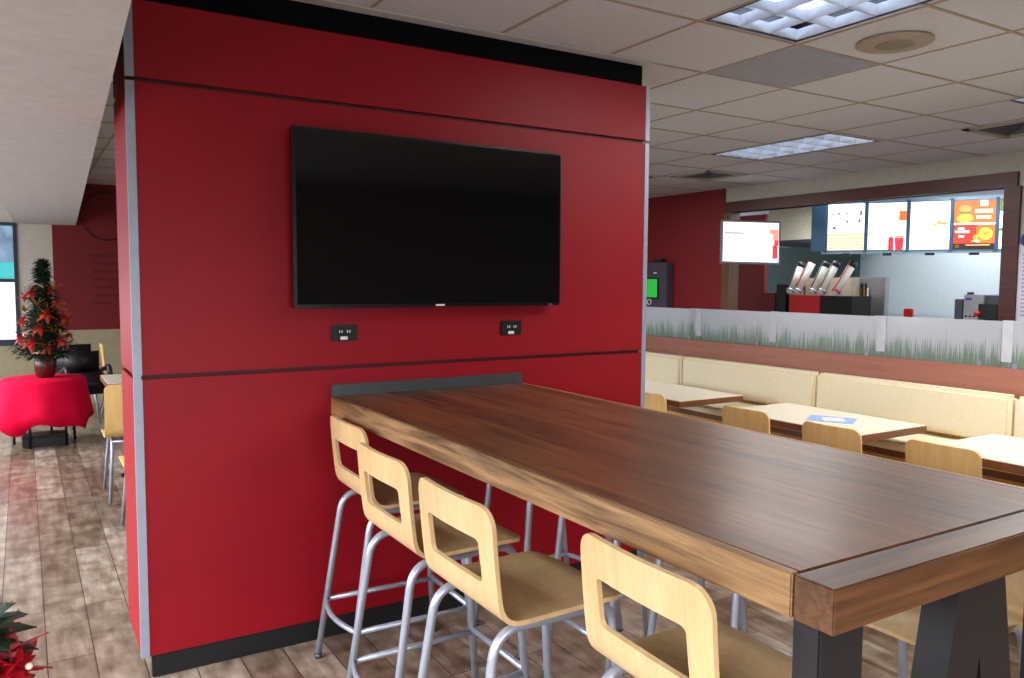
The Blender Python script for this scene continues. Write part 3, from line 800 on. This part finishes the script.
# hanging order screen
mo = thing('hanging_screen', 'lit white order screen mounted before the wooden post', 'screen', (7.0, 3.286, 2.068), -.5479)
def mo_b(mb, name, m):
    mb.move(Matrix.Rotation(.022, 4, 'Y') @ Matrix.Rotation(-.10, 4, 'X')); return mb.build(name, m, mo)
mo_b(MB().box(-.352, .352, -.02, .03, -.258, .258, .006), 'casing', M['monitorgrey'])
mo_b(MB().box(-.328, .328, -.024, -.019, -.232, .234), 'lit_screen', M['screen_em'])
mo_b(MB().box(.255, .315, -.026, -.0235, -.19, -.03).box(.275, .325, -.026, -.0235, -.03, .03), 'red_figure', M['red_em'])
mo_b(MB().box(.22, .325, -.026, -.0235, .1, .16).box(.26, .325, -.026, -.0235, .03, .1), 'pink_picture', M['pink_em'])
mb = MB()
for k in range(9): mb.box(-.31+.027*k, -.290+.027*k, -.026, -.0235, .094, .114)
mo_b(mb, 'dotted_line', M['grey_em'])
mb = MB()
for k in range(5): mb.box(-.30+.05*k, -.27+.05*k, -.0255, -.0235, .165, .172)
mo_b(mb, 'faint_print', M['pale_em'])
MB().tube(fillet([(0, .02, -.05), (.0, .12, -.05), (-.16, .24, -.05), (-.20, .62, -.05)], .04), .018).build('wall_arm', M['darksteel'], mo)

# kiosk before the far red wall
kk = thing('ticket_kiosk', 'dark grey kiosk with a green screen before the far red wall', 'kiosk', (7.165, 5.183, 0))
MB().box(-.06, .06, -.353, .353, 0, 1.86, .012).build('body', M['kioskgrey'], kk)
MB().box(-.068, -.059, -.19, .2, 1.36, 1.65).build('screen_surround', M['plastic_blk'], kk)
MB().box(-.072, -.067, -.163, .18, 1.38, 1.633).build('green_screen', M['green'], kk)
MB().tube([(-.065, .04*math.cos(2*PI*i/16), 1.315+.035*math.sin(2*PI*i/16)) for i in range(16)], .008, 6, closed=True).build('round_mark', M['label'], kk)
MB().box(-.065, -.059, -.14, -.08, 1.71, 1.725).build('slot', M['label'], kk)
MB().box(-.05, .05, -.22, -.05, 1.86, 1.91, .01).build('top_unit', M['blackvinyl'], kk)
# poster at the right
po = thing('wall_poster', 'white notice with a blue emblem on the wall beside the wooden jamb', 'poster', (WX, .06, 1.25))
MB().box(-.012, -.001, -.3, .33, 0, .70, .003).build('board', M['paperwhite'], po)
MB().tube([(-.016, .25+.05*math.cos(2*PI*i/18), .74+.055*math.sin(2*PI*i/18)) for i in range(18)], .014, 6, closed=True).build('emblem', M['inkblue'], po)
mb = MB()
for k in range(16): mb.box(-.0135, -.0115, -.26, .29, .06+.036*k, .075+.036*k)
mb.build('text_lines', M['inklav'], po)

# ------------------------------------------------------------------ left corner: red-draped table and tree
RX, RY = -.245, 5.5
rt = thing('side_table', 'small black legged round table under the red cloth', 'table', (RX, RY, 0))
MB().lathe([(.345, .615), (.345, .635)], 0, 0, 32).build('tabletop', M['blackvinyl'], rt)
for q in (.35, 1.35, 2.9, 4.2, 5.4):
    MB().tube([(.27*math.cos(q), .27*math.sin(q), 0), (.25*math.cos(q), .25*math.sin(q), .62)], .012, 8).build('leg', M['plastic_blk'], rt)
def wv(r, z, q):
    k = max(0, (.625-z)/.5)
    return r*(1+k*(.06*math.sin(7*q+.6)+.05*math.sin(4*q))), z+k*(.05*math.sin(4*q+1.2)+.03*math.cos(7*q)) if z < .6 else z
tcl = MB().lathe([(.01, .641), (.2, .641), (.345, .640), (.358, .632), (.365, .60), (.375, .48), (.39, .34), (.405, .2), (.40, .2), (.385, .34), (.37, .48), (.36, .598), (.352, .63), (.34, .6365), (.2, .637), (.01, .637)], RX, RY, 72, wv)
tag(tcl.build('tablecloth', M['cloth']), 'bright red cloth draped over the small round table', 'tablecloth')
cs = thing('storage_case', 'flat black case on the floor under the red-draped table', 'case', (-.25, 5.42, 0))
MB().box(-.19, .19, -.12, .12, .0, .115, .01).build('body', M['plastic_blk'], cs)
MB().box(-.192, .192, -.122, .122, .09, .1).build('lid_seam', M['base'], cs)

def poinsettia(mb, c, d, r, n=7):
    d = Vector(d).normalized(); a = Vector((0, 0, 1)); s = d.cross(a).normalized(); v = s.cross(d)
    for ring, (rr, tilt) in enumerate(((1, .25), (.65, .6))):
        for k in range(n):
            q = 2*PI*k/n+ring*.4+random.uniform(-.2, .2)
            e = s*math.cos(q)+v*math.sin(q)+d*tilt
            mb.leaf(Vector(c)+d*.01, e, r*rr*random.uniform(.85, 1.1), r*.24, .1)
tr = thing('christmas_tree', 'small potted christmas tree with poinsettias on the red cloth', 'tree', (-.225, 5.5, .642))
MB().lathe([(.06, 0), (.085, .03), (.098, .1), (.095, .17), (.078, .195), (.085, .21), (.07, .205)], 0, 0, 20).build('pot', M['pot'], tr)
MB().tube([(0, 0, .19), (0, 0, 1.1)], .012, 6).build('trunk', M['pot'], tr)
mb = MB().lathe([(.02, .19), (.15, .23), (.13, .4), (.11, .55), (.065, .75), (.03, .92), (.008, 1.06)], 0, 0, 14)
for k in range(2600):
    z = .20+.92*random.random()**1.15; t = (z-.2)/.95
    R0 = .25*max(0, 1-t)**1.1*(1+.2*math.sin(z*26))+.006
    q = random.uniform(0, 2*PI); rr = R0*random.uniform(.25, 1.)
    p = (rr*math.cos(q), rr*math.sin(q), z)
    mb.leaf(p, (math.cos(q), math.sin(q), random.uniform(-.5, .9)), random.uniform(.04, .08), .015, .2)
for k in range(26):
    mb.leaf((random.uniform(-.02, .02), random.uniform(-.02, .02), 1.06), (random.uniform(-.5, .5), random.uniform(-.5, .5), 1), random.uniform(.05, .1), .007, .0)
mb.build('foliage', M['needle'], tr)
for (x, z, r, y) in ((-.1, .83, .085, -.12), (-.15, .78, .06, -.1), (.02, .62, .1, -.17), (-.17, .56, .07, -.12), (-.11, .36, .1, -.2), (.14, .37, .09, -.15), (.17, .58, .08, -.1), (.02, .3, .07, -.22), (.1, .72, .06, -.1), (-.19, .40, .08, -.1), (-.04, .48, .075, -.2), (.06, .84, .05, -.07), (.2, .42, .07, -.06)):
    mb = MB(); poinsettia(mb, (x, y, z), (x*2, -1, .35), r*1.15); mb.build('poinsettia', M['poins'], tr)
for (x, z) in ((-.05, .9), (-.14, .45), (-.06, .26)):
    mb = MB()
    for k in range(6): mb.leaf((x, -.16+z*.05, z), (random.uniform(-1, 1), -.6, random.uniform(-.5, .7)), .07, .022)
    mb.build('white_ribbon', M['ribbonwhite'], tr)
for (x, z) in ((.09, .86), (.06, .44), (-.05, .7), (.13, .66), (-.15, .64), (.0, .56), (.16, .5), (-.07, .42)):
    mb = MB()
    for k in range(9): mb.leaf((x, -.14, z), (random.uniform(-.9, .9), -.5, random.uniform(.1, 1.2)), .1, .009)
    mb.build('gold_spray', M['gold'], tr)

# black padded chair
bc = thing('padded_chair', 'black padded chair with rounded back beside the red-draped table', 'chair', (.15, 6.3, 0), .25)
MB().box(-.23, .22, -.2, .2, .36, .58, .07).build('seat', M['blackvinyl'], bc, True)
MB().box(-.22, .21, .10, .27, .48, .88, .08).build('backrest', M['blackvinyl'], bc, True)
for sx in (-1, 1):
    MB().tube(fillet([(sx*.2, .2, .55), (sx*.21, -.12, .66), (sx*.21, -.18, .5)], .05), .025).build('armrest', M['blackvinyl'], bc)
    for yy in (-.12, .18):
        MB().tube([(sx*.15, yy, .4), (sx*.19, yy-.03, 0)], .013).build('leg', M['steel'], bc)

# foreground flower arrangement at the lower left
fa = thing('flower_arrangement', 'dark poinsettia arrangement cut off at the lower left corner', 'plant', (-.505, -1.60, .49))
MB().lathe([(.07, 0), (.09, .05), (.105, .2), (.11, .23), (.10, .225), (.095, .19)], 0, 0, 20).build('pot', M['pot'], fa)
mb = MB()
for k in range(90):
    q = random.uniform(0, 2*PI); z = random.uniform(.22, .47); e = random.uniform(-.1, 1.)
    mb.leaf((.03*math.cos(q), .03*math.sin(q), z), (math.cos(q), math.sin(q), e), random.uniform(.06, .095), .036, .3, .002)
mb.build('foliage', M['needle2'], fa)
mb = MB()
for (a, z) in ((-.5, .36), (.2, .31), (-1.2, .34), (1.4, .4), (2.6, .38), (-2.3, .36)):
    poinsettia(mb, (.075*math.cos(a), .075*math.sin(a), z), (math.cos(a), math.sin(a), .5), .085)
mb.build('poinsettia', M['poinsdeep'], fa)
for a in (-.3, .9, -1.6):
    MB().leaf((.06*math.cos(a), .06*math.sin(a), .38), (math.cos(a), math.sin(a), .6), .10, .016, .1).build('ribbon', M['poinsdeep'], fa)
MB().leaf((.10, -.04, .27), (1, -.4, -.05), .11, .012, .05).build('ribbon', M['poinsdeep'], fa)
MB().ball((.105, -.05, .365), .007).build('berry', M['ribbonwhite'], fa)
ps = thing('plant_stand', 'low round stand under the arrangement at the lower left', 'stand', (-.505, -1.60, 0))
MB().lathe([(.12, .47), (.12, .489)], 0, 0, 24).build('top', M['plastic_blk'], ps)
MB().tube([(0, 0, .02), (0, 0, .47)], .025).build('column', M['plastic_blk'], ps)
MB().lathe([(.14, 0), (.14, .012), (.03, .03)], 0, 0, 24).build('foot', M['plastic_blk'], ps)

# ------------------------------------------------------------------ light
def area(name, loc, rot, sx, sy, power, col):
    l = bpy.data.lights.new(name, 'AREA'); l.shape = 'RECTANGLE'; l.size = sx; l.size_y = sy; l.energy = power; l.color = col
    o = bpy.data.objects.new(name, l); C.objects.link(o); o.location = loc; o.rotation_euler = rot; return o
DAY = (.86, .93, 1.0)
# daylight in the window openings of the left wall and of the wall behind us
def day(nm, loc, az, tilt, sx, sy, p, col=DAY):
    # az: compass direction the light heads for, tilt: downwards positive
    d = Vector((math.cos(az)*math.cos(tilt), math.sin(az)*math.cos(tilt), -math.sin(tilt)))
    return area(nm, loc, d.to_track_quat('-Z', 'Y').to_euler(), sx, sy, p, col)
for y, a, b in ((-3.1, 150, 4), (1.2, 125, 24), (5.4, 90, 24)):
    day('daylight_sky', (-2.47, y, 1.6), 0, math.radians(45), 3.9, 1.4, a).data.spread = math.radians(104)
    day('daylight_snow_bounce', (-2.46, y, 1.2), 0, -math.radians(22), 3.9, .8, b, (.95, .97, 1))
day('daylight_sky', (-.15, -6.07, 1.6), PI/2, math.radians(45), 4.0, 1.3, 130, (.95, .97, 1.0)).data.spread = math.radians(98)
# lamp light below the ceiling fittings and the kitchen's own lamps
for n in ('l1', 'l2', 'l3', 'l4'):
    h = holes[n]
    area('lamp_light_'+n, ((h[0]+h[1])/2, (h[2]+h[3])/2, CEIL-.006), (0, 0, 0), .55, 1.2, 14 if n == 'l1' else 32, (1., .97, .93))
for x, y in ((8.6, 1.2), (8.6, 3.6), (10.2, 2.6), (10.0, .5)):
    area('kitchen_lamp', (x, y, CEIL-.01), (0, 0, 0), .6, 1.2, 34, (.86, .94, 1.0))
area('lamp_light_front', (3.95, -1.75, CEIL-.006), (0, 0, 0), .6, 1.25, 55, (1., .98, .95))  # added unseen fill for the bench and chairs, no fitting here
w = bpy.data.worlds.new('world'); S.world = w; w.use_nodes = True
bg = w.node_tree.nodes['Background']
sky = w.node_tree.nodes.new('ShaderNodeTexSky'); sky.sky_type = 'HOSEK_WILKIE'; sky.turbidity = 8; sky.ground_albedo = .8
sky.sun_direction = (.2, -.5, .6)
mxs = w.node_tree.nodes.new('ShaderNodeMixRGB'); mxs.inputs['Fac'].default_value = .7; mxs.inputs['Color2'].default_value = (.9, .95, 1, 1)
w.node_tree.links.new(sky.outputs[0], mxs.inputs['Color1']); w.node_tree.links.new(mxs.outputs[0], bg.inputs['Color'])
bg.inputs['Strength'].default_value = 2.2

S.view_settings.view_transform = 'Standard'; S.view_settings.look = 'None'
S.view_settings.exposure = 0.; S.view_settings.gamma = 1.; S.view_settings.use_curve_mapping = False
S.cycles.use_denoising = True
S.cycles.max_bounces = 10; S.cycles.diffuse_bounces = 5; S.cycles.glossy_bounces = 4; S.cycles.transparent_max_bounces = 8
S.cycles.sample_clamp_indirect = 6
S.cycles.caustics_reflective = False; S.cycles.caustics_refractive = False
